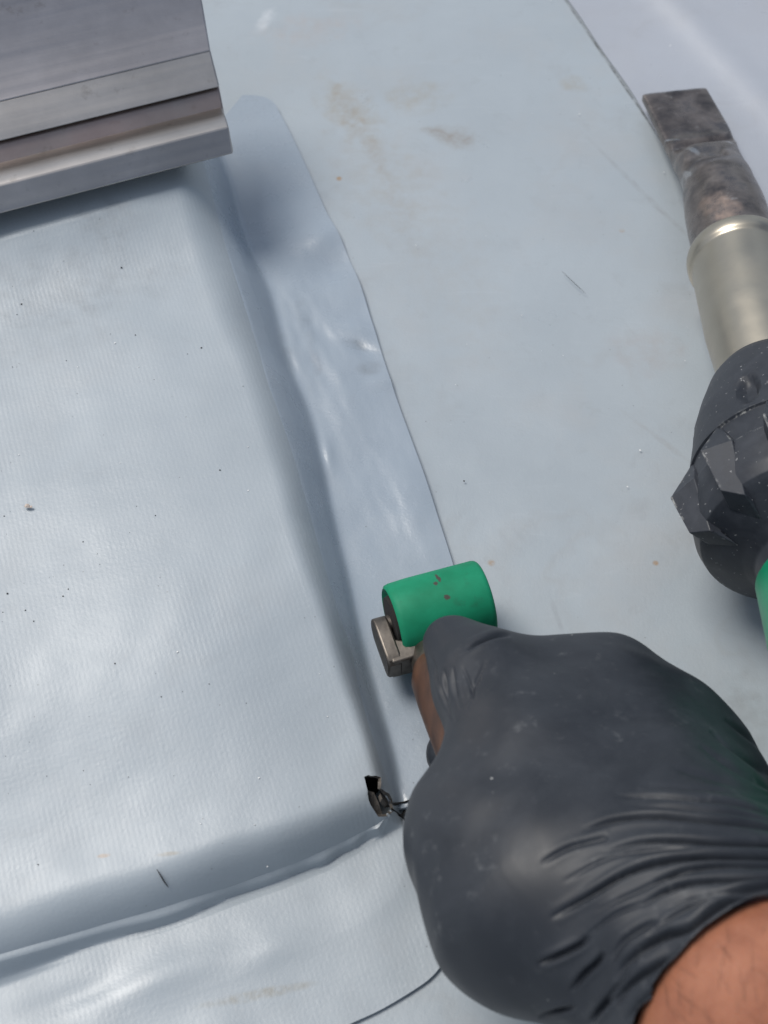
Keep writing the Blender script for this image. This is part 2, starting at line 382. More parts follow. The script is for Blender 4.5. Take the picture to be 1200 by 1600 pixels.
# torn corner: pocket painted near-black as shade, and board fibres behind the hole
hc = PH(592, 1250)
pk = []
for (px, py) in [(552, 1195), (600, 1195), (640, 1225), (640, 1262), (612, 1300), (575, 1290)]: pk.append(PH(px, py))
pk = np.array(pk); low = pk.copy(); low[:, 2] = -0.0002
cen = pk.mean(0)
inn = cen+(pk-cen)*0.98; inn[:, 2] = np.maximum(pk[:, 2]-0.010, 0.0003)
n6 = len(pk)
mk('torn_pocket_shade', np.vstack([inn, cen-[0, 0, 0.012]]), [(i, (i+1) % n6, n6) for i in range(n6)], M_dark, curb_o, False)
def frag(name, pxs, zoff, mat, t=0.0012):
    top = np.array([PH(a, b)-[0, 0, zoff] for a, b in pxs]); top[:, 2] += rng.normal(0, 0.0006, len(top)); n = len(top)
    bot = top-[0.0006, 0.0008, t]
    Fc = [list(range(n)), list(range(n, 2*n))[::-1]]+[[i, n+i, n+(i+1) % n, (i+1) % n] for i in range(n)]
    return mk(name, np.vstack([top, bot]), Fc, mat, curb_o, False)
frag('board_fragment', [(575, 1226), (584, 1230), (591, 1245), (597, 1264), (594, 1272), (585, 1262), (577, 1248)], 0.0035, M_board)
frag('board_fragment', [(594, 1236), (606, 1242), (611, 1250), (604, 1252), (597, 1245)], 0.0018, M_board)
frag('board_fragment', [(597, 1267), (603, 1266), (604, 1275), (598, 1278)], 0.003, M_board)

# ---------------------------------------------------------------- flashing strip along the curb side
pairs = [((284, 172), (380, 152)), ((285, 178), (402, 153)), ((287, 186), (418, 157)), ((289, 194), (429, 165)), ((292, 204), (438, 181)), ((298, 226), (452, 207)), ((312, 268), (478, 262)),
         ((332, 335), (508, 330)), ((350, 402), (534, 380)), ((376, 478), (560, 440)), ((396, 545), (580, 503)), ((414, 610), (598, 560)), ((438, 675), (618, 622)), ((462, 745), (640, 684)),
         ((482, 818), (662, 745)), ((501, 895), (684, 812)), ((521, 968), (708, 885)), ((545, 1045), (730, 960)), ((567, 1122), (756, 1050)), ((588, 1192), (778, 1130)), ((603, 1230), (790, 1185)), ((612, 1256), (800, 1214))]
Lw = np.array([PH(*a) for a, b in pairs]); Rw = np.array([P(*b) for a, b in pairs])
nv, nu = 460, 110
Lc, Rc = catmull(Lw[:, :2], nv), catmull(Rw[:, :2], nv)
U = np.linspace(0, 1, nu)
XY = Lc[:, None, :]*(1-U)[None, :, None]+Rc[:, None, :]*U[None, :, None]
X, Y = XY[..., 0], XY[..., 1]
st_w = waves(41, 18, 0.010, 0.05)
h0 = curb(X, Y)[0]
pixs = project(np.stack([X, Y, h0], -1))
def blob(px, py, sx, sy, ang=0.0):
    dx, dy = pixs[..., 0]-px, pixs[..., 1]-py; c, s_ = math.cos(ang), math.sin(ang)
    return np.exp(-(((dx*c+dy*s_)/sx)**2+((-dx*s_+dy*c)/sy)**2))
wr = (0.0012*blob(505, 372, 38, 20, -.3)-0.0011*blob(525, 415, 40, 22, -.2)+0.0007*blob(420, 330, 30, 40)+0.0005*blob(555, 520, 30, 14)-0.0006*blob(565, 548, 26, 10, .3)+0.0006*blob(600, 600, 24, 14)
      +0.0005*blob(640, 780, 30, 60, -.3)+0.0006*blob(512, 712, 10, 26, -.2))
rip = waves(43, 16, 0.005, 0.016)
cxx, cyy = toC(X, Y)
wr = wr+(0.000055*rip(cxx*1.4, cyy*0.6)*(blob(480, 520, 60, 110, -.35)+0.45*blob(590, 760, 60, 160, -.35))+0.00016*st_w(cxx*1.2+3, cyy*0.5)*(blob(500, 540, 80, 150, -.35)+0.4))
Vv = np.linspace(0, 1, nv)[:, None]
wr = wr+0.0002*np.exp(-(1-Vv)/0.012)
edge = np.exp(-(1-U)/0.02)[None, :]
ker = np.hanning(17); ker /= ker.sum()
hp = np.pad(h0, ((0, 0), (8, 8)), mode='edge'); hs_ = np.apply_along_axis(lambda r_: np.convolve(r_, ker, 'valid'), 1, hp)
fil = np.clip(U/0.10, 0, 1)[None, :]; h0 = np.maximum(h0, h0*(1-fil)+hs_*fil)
lift = (-0.0004+0.0007*np.clip(U/0.05, 0, 1)+0.0014*np.clip(U/0.15, 0, 1))[None, :]
Z = h0+deckz(X, Y)+lift+wr*1.5+0.00010*st_w(X, Y)*np.clip(U*6, 0, 1)[None, :]*np.clip((1-U)*10+.3, 0, 1)[None, :]
strip = mk('flashing_strip', np.stack([X, Y, Z], -1).reshape(-1, 3), grid_faces(nv, nu), M_strip)
if strip.data.polygons[2000].normal.z < 0: strip.data.flip_normals()
solid(strip, 0.0011)
tag(strip, 'shiny wrinkled grey membrane strip with wavy edge running from metal frame to green roller', 'flashing strip')

# apron in front of the curb
outer = [(640, 1292), (652, 1310), (668, 1345), (684, 1395), (696, 1440), (700, 1478), (694, 1502), (676, 1526), (650, 1546), (600, 1576), (550, 1600), (420, 1660), (250, 1725), (0, 1800), (-260, 1870)]
inner = [(612, 1262), (604, 1272), (592, 1284), (578, 1292), (560, 1301), (540, 1312), (515, 1324), (490, 1336), (455, 1352), (400, 1372), (340, 1393), (250, 1420), (150, 1448), (0, 1490), (-260, 1565)]
Iw = np.array([PH(*a) for a in inner]); Ow = np.array([P(*b) for b in outer])
nv, nu = 420, 120
Ic, Oc = catmull(Iw[:, :2], nv), catmull(Ow[:, :2], nv)
U = np.linspace(0, 1, nu)
XY = Ic[:, None, :]*(1-U)[None, :, None]+Oc[:, None, :]*U[None, :, None]
X, Y = XY[..., 0], XY[..., 1]; h0 = curb(X, Y)[0]
pixs = project(np.stack([X, Y, h0], -1))
ker = np.hanning(17); ker /= ker.sum()
hp = np.pad(h0, ((0, 0), (8, 8)), mode='edge'); hs_ = np.apply_along_axis(lambda r_: np.convolve(r_, ker, 'valid'), 1, hp)
fil = np.clip((U-0.03)/0.08, 0, 1)[None, :]; h0 = np.maximum(h0, h0*(1-fil)+hs_*fil)
ap_w = waves(57, 20, 0.012, 0.05)
tv = np.linspace(0, 1, nv)[:, None]; out_ = 0.0015*np.clip(U/0.015, 0, 1)*np.exp(-U/0.10)[None, :]*(0.55+0.3*np.sin(tv*17)+0.25*np.sin(tv*41+1))*np.clip(tv*9-.6, 0, 1); X = X-EY[0]*out_; Y = Y-EY[1]*out_
wr = 0.0012*blob(250, 1530, 120, 30, -.35)+0.0008*blob(420, 1490, 60, 24, -.4)-0.0008*blob(120, 1560, 90, 20, -.35)+0.0007*blob(600, 1400, 40, 40)
Z = h0+deckz(X, Y)+(-0.0003+0.0008*np.clip(U/0.02, 0, 1)+(0.0014*np.clip(U/0.10, 0, 1))*(1-0.75*np.clip((U-.5)*2, 0, 1)))[None, :]+wr+0.00014*ap_w(X, Y)*np.clip(U*5, 0, 1)[None, :]
ap = mk('apron_membrane', np.stack([X, Y, Z], -1).reshape(-1, 3), grid_faces(nv, nu), M_apron, curb_o)
if ap.data.polygons[4000].normal.z < 0: ap.data.flip_normals()
solid(ap, 0.0008)

def shade_strip(pxs, w):  # thin black strip laid on top, standing in for the shade of a gap
    pts = []
    for a_, b_ in pxs:
        q_ = PH(a_, b_); pts.append(q_+[0, 0, 0.0024])
    pts = catmull(pts, 20); d = pts[-1]-pts[0]; d /= np.linalg.norm(d); n_ = np.array([-d[1], d[0], 0]); k_ = w*(1-np.linspace(0, .75, 20))[:, None]
    top = np.stack([pts-n_*k_, pts+n_*k_], 1).reshape(-1, 3); bot = top-[0, 0, .0016]
    ft = [[2*i, 2*i+1, 2*i+3, 2*i+2] for i in range(19)]
    F = ft+[[a+40 for a in f][::-1] for f in ft]+[[2*i, 2*i+2, 2*i+42, 2*i+40] for i in range(19)]+[[2*i+1, 2*i+41, 2*i+43, 2*i+3] for i in range(19)]
    mk('tear_shade_strip', np.vstack([top, bot]), F, M_dark, curb_o, False)
shade_strip([(612, 1260), (624, 1259), (636, 1256), (652, 1249)], .00034)
shade_strip([(611, 1268), (620, 1274), (630, 1281), (642, 1296)], .0003)

# ---------------------------------------------------------------- metal frame, upper left
MD = np.array([-math.cos(R(21.5)), -math.sin(R(21.5)), 0.0])
def extr(name, pts, mat, parent, ln=0.55, closed=True, b=0.0006):
    E = np.array([P(a, b_, z) for a, b_, z in pts]); n = len(E)
    K = 2; V = np.vstack([E, E+MD*ln])
    F = [[i, (i+1) % n, n+(i+1) % n, n+i] for i in range(n if closed else n-1)]
    if closed: F += [list(range(n))[::-1], list(range(n, 2*n))]
    o = mk(name, V, F, mat, parent, True, 25)
    bm = bmesh.new(); bm.from_mesh(o.data); bmesh.ops.recalc_face_normals(bm, faces=bm.faces); bm.to_mesh(o.data); bm.free()
    if b: bev(o, b, 3, 20)
    return o
mz = 0.045
fr = empty('metal_frame', P(365, 240, mz))
tag(fr, 'brushed metal skylight frame edge with stepped profile at upper left', 'skylight frame')
extr('drip_lip', [(365, 240, mz), (357.5, 199, mz+.0068), (354, 186, mz+.0072), (351, 178, mz+.0060), (344, 160, mz+.0030), (346, 165, mz-.004)], M_alu, fr)
extr('channel', [(352.5, 187, mz+.0015), (342, 134, mz+.0088), (336, 112, mz+.006), (346, 172, mz-.003)], M_alu_red, fr)
extr('fascia', [(343.5, 136, mz+.0100), (329, 79, mz+.0175), (326, 70, mz+.0165), (338, 122, mz+.0085)], M_alu, fr)
extr('cover_panel', [(329.5, 79.5, mz+.0176), (317.5, 12, mz+.026), (300, -90, mz+.042), (296, -85, mz+.038), (326, 84, mz+.0150)], M_alu_top, fr)

# ---------------------------------------------------------------- heat gun
M_noz = NT('heat stained steel')
nz1 = M_noz.noise(70, 5, 0.6, dist=0.0); nz2 = M_noz.noise(160, 6, 0.7)
c = M_noz.ramp(nz1, [(0.30, (0.06, 0.055, 0.058)), (0.45, (0.15, 0.128, 0.118)), (0.58, (0.24, 0.205, 0.185)), (0.70, (0.13, 0.12, 0.122)), (0.8, (0.28, 0.24, 0.215))])
cop = M_noz.spot(P(1128, 345, .035), .0055, .011, .3, .7, .35)
c = M_noz.mix(M_noz.math('MULTIPLY', cop, M_noz.ramp(nz2, [(0.35, 0.25), (0.6, 0.85)])), c, (0.42, 0.31, 0.25))
c = M_noz.mix(M_noz.ramp(nz2, [(0.60, 0.0), (0.74, 0.5)]), c, (0.45, 0.45, 0.45))
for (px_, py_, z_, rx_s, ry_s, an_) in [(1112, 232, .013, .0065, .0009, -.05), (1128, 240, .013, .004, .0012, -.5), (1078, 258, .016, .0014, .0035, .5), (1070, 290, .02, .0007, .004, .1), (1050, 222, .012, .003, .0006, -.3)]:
    glint_ = M_noz.spot(P(px_, py_, z_), rx_s, ry_s, an_, .8, .4, 500)
    c = M_noz.mix(M_noz.math('MULTIPLY', glint_, 0.6), c, (0.5, 0.5, 0.5))  # silvery patches painted along the folds as highlights
bvn = M_noz.n('ShaderNodeBevel', {'Radius': 0.0016}, samples=6).outputs[0]; nn = M_noz.n('ShaderNodeNewGeometry').outputs['Normal']
dt = M_noz.n('ShaderNodeVectorMath', {0: bvn, 1: nn}, operation='DOT_PRODUCT').outputs['Value']
c = M_noz.mix(M_noz.math('MULTIPLY', M_noz.ramp(dt, [(0.90, 0.8), (0.985, 0.0)]), M_noz.ramp(nz2, [(0.4, 0.1), (0.6, 1.0)])), c, (0.55, 0.54, 0.53))
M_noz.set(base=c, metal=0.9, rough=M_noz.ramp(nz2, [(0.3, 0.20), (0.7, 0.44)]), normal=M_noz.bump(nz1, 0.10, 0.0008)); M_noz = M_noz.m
M_tube = simple('champagne steel tube', (0.40, 0.365, 0.30), 0.36, 0.9, var=0.06, scale=40).m
s = NT('scuffed black plastic')
sc1 = s.noise(70, 7, 0.7, dist=0.5); sc2 = s.noise(420, 4, 0.7)
c = s.mix(s.ramp(sc1, [(0.45, 0.0), (0.75, 0.5)]), (0.018, 0.021, 0.028), (0.060, 0.066, 0.08))
pt = s.n('ShaderNodeNewGeometry').outputs['Pointiness']
bvn = s.n('ShaderNodeBevel', {'Radius': 0.0014}, samples=6).outputs[0]; nn = s.n('ShaderNodeNewGeometry').outputs['Normal']
dt = s.n('ShaderNodeVectorMath', {0: bvn, 1: nn}, operation='DOT_PRODUCT').outputs['Value']
wear = s.math('MULTIPLY', s.ramp(dt, [(0.93, 1.0), (0.99, 0.0)]), s.math('MULTIPLY', s.ramp(sc2, [(0.45, 0.0), (0.58, 1.0)]), s.ramp(s.noise(75, 2), [(0.5, 0.0), (0.66, 1.0)])))
c = s.mix(wear, c, (0.5, 0.5, 0.47))
c = s.mix(s.ramp(s.noise(700, 2), [(0.70, 0.0), (0.73, 0.8)]), c, (0.28, 0.28, 0.28))
s.set(base=c, rough=s.ramp(sc1, [(0.3, 0.42), (0.7, 0.6)]), normal=s.bump(sc2, 0.15, 0.0003)); M_plas = s.m
M_green = simple('green plastic grip', (0.0, 0.22, 0.105), 0.4, var=0.12, scale=90, bump=0.1).m

gun = empty('heat_gun', (*P(1245, 770, 0.0)[:2], 0))
tag(gun, 'hot-air welding gun with flat blackened nozzle, steel tube and black ribbed housing', 'heat gun')
A1, A2 = P(1137, 345, .0245), P(1250, 770, .043)
gax = A2-A1; glen = np.linalg.norm(gax); gax /= glen
gsx = np.cross(gax, [0, 0, 1.0]); gsx /= np.linalg.norm(gsx); gsz = np.cross(gsx, gax)      # gsx: image left/right, gsz: up
def G(t, a=0.0, b=0.0): return A1+gax*t+gsx*a+gsz*b
# nozzle: loft of superellipses from round sleeve to flat slot
tipc = P(1053, 147, .0075); necc = P(1097, 238, .0105)
sl0 = [  # centre, half width, half height, exponent
    (G(.030), .0160, .0160, 2.0), (G(.010), .0160, .0160, 2.0), (G(-.004), .0158, .0157, 2.0), (G(-.012), .0152, .0150, 2.0), (G(-.020)+[-.0003, 0, 0], .0143, .0140, 2.1),
    (P(1121, 284, .0215), .0138, .0118, 2.2), (P(1112, 266, .0185), .0137, .0088, 2.6), (P(1104, 249, .0150), .0138, .0062, 3.2), (P(1099, 238, .0120), .0142, .0040, 4.5), (P(1094, 228, .0105), .0146, .0032, 6),
    (P(1087, 213, .0095), .0148, .0027, 7), (P(1072, 183, .0085), .0147, .0024, 7), (P(1060, 160, .0078), .0146, .0022, 7), (tipc, .0146, .0021, 7)]
arr = np.array([[*c_, a_, b_, e_] for c_, a_, b_, e_ in sl0]); arr = catmull(arr, 66)
sl_ = [(r_[:3], r_[3], r_[4], r_[5]) for r_ in arr]+[(tipc, .0138, .0013, 7), (P(1060, 162, .0078), .0136, .0012, 7)]
nth = 72; th = np.linspace(0, 2*np.pi, nth, endpoint=False); V = []
wdir = P(1105, 140, .01)-P(1000, 151, .01); wdir[2] = 0; wdir /= np.linalg.norm(wdir)
for i, (c_, a_, b_, e_) in enumerate(sl_):
    k = np.clip((i/5-2.5)/5.5, 0, 1); k = k*k*(3-2*k)
    sx = (-gsx if np.dot(gsx, wdir) < 0 else gsx)*(1-k)+wdir*k; sx /= np.linalg.norm(sx)
    d = gax*(1-k)+np.array([0.25, -0.97, 0.03])*k; upv = np.cross(sx, d); upv *= np.sign(upv[2]); upv /= np.linalg.norm(upv)
    cs, sn_ = np.cos(th), np.sin(th)
    xx = a_*np.sign(cs)*np.abs(cs)**(2/e_); zz = b_*np.sign(sn_)*np.abs(sn_)**(2/e_)
    u_ = i/5-1.1*np.cos(th)+0.35*np.sin(2*th)                      # the fold runs slantwise across the neck
    crum = (0.0020*np.exp(-((u_-7.3)/.55)**2)-0.0017*np.exp(-((u_-8.4)/.5)**2)+0.0008*np.exp(-((u_-9.3)/.5)**2)-0.0018*np.exp(-((u_-6.0)/.5)**2)*(cs < 0.2)
            +0.0004*np.sin(th*5+i*.5)*np.exp(-((i/5-7)/1.5)**2))*(i < 64)
    V.append(c_+xx[:, None]*sx+(zz+crum*np.abs(sn_))[:, None]*upv)
V = np.vstack(V); Fn = grid_faces(len(sl_), nth, True).tolist()+[list(range((len(sl_)-1)*nth, len(sl_)*nth))]
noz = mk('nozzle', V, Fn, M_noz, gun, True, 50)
bm = bmesh.new(); bm.from_mesh(noz.data); bmesh.ops.recalc_face_normals(bm, faces=bm.faces); bm.to_mesh(noz.data); bm.free()
m = noz.modifiers.new('sub', 'SUBSURF'); m.levels = m.render_levels = 1
rimr = [(G(.0212), .0163), (G(.0212), .0172), (G(.0214), .0182), (G(.0220), .0188), (G(.0230), .0191), (G(.0250), .0192), (G(.0270), .0191), (G(.0280), .0187), (G(.0286), .0182), (G(.0292), .0180), (G(.030), .0180)]
tubr = [(G(t_), .0180+.0004*(t_-.03)/.04) for t_ in np.linspace(.0305, .062, 10)]+[(G(t_), .0184-.0016*(t_-.063)/.032) for t_ in np.linspace(.064, .096, 10)]
tb = lathe('heater_tube', rimr+tubr, M_tube, gun, 96, (False, False), 70)
# housing shell with an oblong recess
prof_h = [(.0895, .0140), (.0898, .0165), (.0910, .0185), (.096, .0220), (.106, .0262), (.116, .0297), (.126, .0320), (.1345, .0338), (.1350, .0330), (.1455, .0345), (.1460, .0352), (.152, .0356), (.159, .0354), (.1630, .0342), (.1640, .0330), (.1675, .0280), (.171, .0225), (.174, .0190), (.178, .0180), (.188, .0178)]
TT = np.interp(np.linspace(0, len(prof_h)-1, 130), range(len(prof_h)), [p[0] for p in prof_h]); RR = np.interp(np.linspace(0, len(prof_h)-1, 130), range(len(prof_h)), [p[1] for p in prof_h])
nth = 160; th = np.linspace(0, 2*np.pi, nth, endpoint=False)
V = []
for t, r_ in zip(TT, RR):
    dent = np.zeros(nth)
    for a0 in (R(125), R(65), R(5), R(185), R(245), R(305)):
        da = (th-a0+np.pi) % (2*np.pi)-np.pi
        q2 = ((da*r_)/.0032)**2+((t-.1240)/.0068)**2
        dent = np.maximum(dent, 0.0034/(1+np.exp((q2-1)*5)))
    rad = r_-dent
    V.append(A1+gax*t+(rad*np.cos(th))[:, None]*gsx*(-1 if gsx[0] < 0 else 1)+(rad*np.sin(th))[:, None]*gsz)
V = np.vstack(V); Fh = grid_faces(len(TT), nth, True).tolist()
hs = mk('motor_housing', V, Fh, M_plas, gun, True, 40)
bm = bmesh.new(); bm.from_mesh(hs.data); bmesh.ops.recalc_face_normals(bm, faces=bm.faces); bm.to_mesh(hs.data); bm.free()
gR = gsx*(-1 if gsx[0] < 0 else 1)
def GP(t, r_, a): return A1+gax*t+gR*(r_*math.cos(a))+gsz*(r_*math.sin(a))
for a0 in [R(149+31*k) for k in range(-4, 7) if k not in (2, 3, 4)]:      # none underneath where the body rests
    V = [GP(.1320, .0322, a0-R(2)), GP(.1475, .0330, a0+R(4)), GP(.1480, .0420, a0), GP(.1462, .0362, a0-R(12)), GP(.1640, .0384, a0-R(2)), GP(.1670, .0336, a0-R(10)),
         GP(.1655, .0322, a0+R(4)), GP(.1700, .0240, a0-R(5)), GP(.1462, .0320, a0-R(12)), GP(.1670, .0300, a0-R(10))]
    F = [(0, 1, 2), (0, 2, 3), (0, 3, 8), (1, 6, 4, 2), (2, 4, 5, 3), (3, 5, 9, 8), (4, 7, 5), (4, 6, 7), (5, 7, 9)]
    ro = mk('rib', V, F, M_plas, hs, True, 20)
    bm = bmesh.new(); bm.from_mesh(ro.data); bmesh.ops.recalc_face_normals(bm, faces=bm.faces)
    bmesh.ops.subdivide_edges(bm, edges=bm.edges[:], cuts=3, use_grid_fill=True); bm.to_mesh(ro.data); bm.free()
    ro.data.set_sharp_from_angle(angle=R(20)); bev(ro, 0.0006, 2, 25)
lathe('grip', [(G(.1790), .016), (G(.1792), .0190), (G(.1810), .0202), (G(.20), .0205), (G(.24), .0210), (G(.29), .0215), (G(.31), .0222), (G(.312), .016)], M_green, gun, 48)

# ---------------------------------------------------------------- seam roller
M_sil = NT('worn green silicone')
nz = M_sil.noise(120, 6, 0.7)
c = M_sil.mix(M_sil.ramp(M_sil.noise(70, 5, .65), [(0.35, 0.0), (0.75, 1.0)]), (0.006, 0.185, 0.090), (0.012, 0.27, 0.14))
c = M_sil.mix(M_sil.ramp(nz, [(0.62, 0.0), (0.78, 0.7)]), c, (0.02, 0.10, 0.055))
for (px, py, rx, ry, an) in [(684, 916, .0006, .0020, .3), (680, 926, .0007, .0007, 0), (698, 947, .0009, .0008, 0)]:
    c = M_sil.mix(M_sil.spot(P(px, py, .024), rx, ry, an, .5, .45, 900), c, (0.06, 0.055, 0.045))
M_sil.set(base=c, rough=0.58, spec=0.25, normal=M_sil.bump(nz, 0.12, 0.0005)); M_sil = M_sil.m
M_steel = simple('worn zinc fork steel', (0.17, 0.15, 0.13), 0.45, 0.9, var=0.4, scale=120, bump=0.2).m
s = NT('brown handle wood')
v = s.n('ShaderNodeVectorMath', {0: s.geo, 1: (1, 0.25, 1)}, operation='MULTIPLY').outputs[0]
c = s.ramp(s.noise(260, 5, .6, vec=v), [(0.3, (0.035, 0.016, 0.010)), (0.7, (0.10, 0.044, 0.022))])
s.set(base=c, rough=0.5); M_wood = s.m

rol = empty('seam_roller', (*P(690, 950, 0)[:2], 0))
tag(rol, 'green silicone seam roller with steel fork pressed on the flashing strip', 'hand roller')
rr_ = 0.0128; rz = 0.0168
ca, cb = P(613, 974, rz), P(757, 935, rz)
rx_ = cb-ca; rlen = np.linalg.norm(rx_); rx_ /= rlen; ry_ = np.array([-rx_[1], rx_[0], 0])       # along the axle / away from viewer
lathe('wheel', [(ca+rx_*.0025, .0045), (ca+rx_*.0012, .0105), (ca, rr_*.90), (ca+rx_*.0006, rr_*.97), (ca+rx_*.002, rr_), (ca+rx_*.008, rr_*1.02), (cb-rx_*.012, rr_*1.02), (cb-rx_*.0016, rr_*1.02), (cb-rx_*.0005, rr_*1.0), (cb, rr_*.96), (cb+rx_*.0002, .004)], M_sil, rol, 64, (True, True), 60)
lathe('axle', [(ca-rx_*.005, .003), (ca+rx_*.012, .003)], M_steel, rol, 20)
# fork: side arm then cross bar
zf = np.array([0, 0, 1.0])
armc = ca-rx_*.0040-ry_*.0022-np.array([0, 0, .0012])
def bar(name, path, hw, hh, mat, parent, side):
    """flat bar along a path; hh half height (z), hw half thickness (side)"""
    V = []; pts = np.array(path); n = len(pts)
    for i, p in enumerate(pts):
        d = pts[min(i+1, n-1)]-pts[max(i-1, 0)]; d /= np.linalg.norm(d); sd_ = np.cross(d, zf); sd_ /= np.linalg.norm(sd_); up = np.cross(sd_, d)
        k = side[i]
        for a, b in ((-1, -1), (1, -1), (1, 1), (-1, 1)): V.append(p+sd_*hw*a+up*hh*b*k)
    F = grid_faces(n, 4, True).tolist()+[[0, 1, 2, 3][::-1], [4*n-4+j for j in range(4)]]
    o = mk(name, V, F, mat, parent, True, 30)
    bm = bmesh.new(); bm.from_mesh(o.data); bmesh.ops.recalc_face_normals(bm, faces=bm.faces); bm.to_mesh(o.data); bm.free()
    bev(o, 0.0007, 3, 40); return o
cr = armc-ry_*.0125
rf = .0056; prof_f = [(rf*math.sin(a_), rf*math.cos(a_)) for a_ in np.linspace(0, math.pi, 14)]            # (along ry, z), rounded axle end
prof_f += [(-.0110, -rf), (-.0128, -rf*.9), (-.0140, -rf*.6), (-.0140, rf*.6), (-.0128, rf*.9), (-.0110, rf)]
Vf = [armc+ry_*a_+zf*b_+rx_*k_ for k_ in (-.0024, .0024) for a_, b_ in prof_f]; nf = len(prof_f)
Ff = [list(range(nf)), list(range(nf, 2*nf))]+[[i_, (i_+1) % nf, nf+(i_+1) % nf, nf+i_] for i_ in range(nf)]
cb0 = [(-.0010, -.0138), (.0055, -.0138), (.0200, -.0112), (.0200, -.0066), (.0062, -.0076), (.0022, -.0056), (-.0010, -.0056)]       # cross bar plan (rx, ry)
for k_ in (-.0050, .0052): Vf += [armc+rx_*a_+ry_*b_+zf*k_ for a_, b_ in cb0]
nb, m0 = len(cb0), 2*nf
Ff += [[m0+i_ for i_ in range(nb)], [m0+nb+i_ for i_ in range(nb)]]+[[m0+i_, m0+(i_+1) % nb, m0+nb+(i_+1) % nb, m0+nb+i_] for i_ in range(nb)]
fo = mk('fork', Vf, Ff, M_steel, rol, True, 35)
bm = bmesh.new(); bm.from_mesh(fo.data); bmesh.ops.recalc_face_normals(bm, faces=bm.faces); bm.to_mesh(fo.data); bm.free()
bev(fo, 0.0007, 3, 40)
lathe('wheel_recess_shade', [(ca-rx_*.0006, .0030), (ca-rx_*.0004, .0088), (ca+rx_*.002, .0092)], M_dark, rol, 32)  # black disc added for the shade inside the hollow wheel end
neck = cr+rx_*.0135+ry_*.0020
neck = neck-rx_*.0012
hd = P(822, 1330, .052)-neck; hl = np.linalg.norm(hd); hd /= hl
lathe('ferrule', [(neck-hd*.002, .0052), (neck-hd*.0015, .0064), (neck+hd*.004, .0070), (neck+hd*.0045, .0072), (neck+hd*.009, .0076), (neck+hd*.0095, .0070)], M_steel, rol, 32)
lathe('handle', [(neck+hd*.0085, .0060), (neck+hd*.009, .0080), (neck+hd*.014, .0098), (neck+hd*.024, .0106), (neck+hd*.045, .0116), (neck+hd*.075, .0118), (neck+hd*.092, .0100), (neck+hd*.096, .004)], M_wood, rol, 32)

# ---------------------------------------------------------------- gloved hand and forearm (one signed-distance body)
def W(px, py, z): return P(px, py, z)
palm = [  # a, b, ra, rb
    (W(1560, 2010, .125), W(1185, 1590, .084), .040, .0300),
    (W(1185, 1590, .084), W(1060, 1450, .070), .0300, .030),
    (W(1060, 1450, .070), W(845, 1390, .062), .028, .0290),     # thenar
    (W(845, 1390, .062), W(772, 1298, .060), .0290, .0205),
    (W(772, 1298, .060), W(818, 1190, .062), .0205, .0160),
    (W(1060, 1450, .070), W(940, 1120, .050), .030, .0195),     # index metacarpal
    (W(1080, 1440, .064), W(1030, 1140, .040), .028, .0175),
    (W(1100, 1440, .056), W(1085, 1190, .032), .026, .0160),
    (W(1110, 1450, .050), W(1130, 1270, .028), .024, .0150),
    (W(900, 1330, .064), W(870, 1150, .055), .024, .0170),
    (W(775, 1055, .052), W(945, 1064, .044), .0112, .0130)]       # web
thumb = [(W(830, 1200, .062), W(748, 1075, .056), .0165, .0120), (W(748, 1075, .056), W(705, 1006, .044), .0115, .0088)]
fingers = [
    [(W(940, 1110, .050), W(905, 1060, .026), .0160, .0110), (W(905, 1060, .026), W(800, 1040, .0125), .0110, .0092), (W(800, 1040, .0125), W(745, 1070, .012), .0090, .0080)],
    [(W(1030, 1140, .040), W(925, 1105, .018), .0160, .0112), (W(925, 1105, .018), W(800, 1140, .0105), .0108, .0092), (W(800, 1140, .0105), W(706, 1178, .0130), .0090, .0086)],
    [(W(1085, 1190, .032), W(960, 1190, .0145), .0150, .0110), (W(960, 1190, .0145), W(840, 1230, .0105), .0105, .0090), (W(840, 1230, .0105), W(760, 1265, .013), .0088, .0080)],
    [(W(1130, 1270, .028), W(1010, 1290, .0130), .0140, .0100), (W(1010, 1290, .013), W(900, 1320, .0100), .0095, .0085), (W(900, 1320, .0100), W(830, 1345, .013), .0080, .0072)]]
VX = 0.00125
lo = np.array([-0.02, -0.30, -0.002]); 
allp = np.array([q for s_ in (palm[1:]+thumb+sum(fingers, [])) for q in s_[:2]])
lo = allp.min(0)-0.036; hi = allp.max(0)+0.036; lo[2] = max(lo[2], -0.004)
hi = hi+np.array([0.05, 0, 0.02]); lo = lo-np.array([0, 0.06, 0])
gs = [np.arange(lo[i], hi[i], VX) for i in range(3)]
GX, GY, GZ = np.meshgrid(*[g.astype(np.float32) for g in gs], indexing='ij')
def cap_sdf(a, b, ra, rb):
    ab = (b-a); l2 = float(ab@ab)
    t = np.clip(((GX-a[0])*ab[0]+(GY-a[1])*ab[1]+(GZ-a[2])*ab[2])/l2, 0, 1).astype(np.float32)
    return np.sqrt((GX-a[0]-t*ab[0])**2+(GY-a[1]-t*ab[1])**2+(GZ-a[2]-t*ab[2])**2)-(ra+(rb-ra)*t)
def smin(a, b, k):
    h = np.clip(0.5+0.5*(b-a)/k, 0, 1); return b*(1-h)+a*h-k*h*(1-h)
D = None
for s_ in palm: d = cap_sdf(*s_).astype(np.float32); D = d if D is None else smin(D, d, 0.012)
T = None
for s_ in thumb: d = cap_sdf(*s_); T = d if T is None else smin(T, d, 0.004)
D = smin(D, T, 0.014)
for fgr in fingers:
    T = None
    for s_ in fgr: d = cap_sdf(*s_); T = d if T is None else smin(T, d, 0.003)
    D = smin(D, T, 0.007)
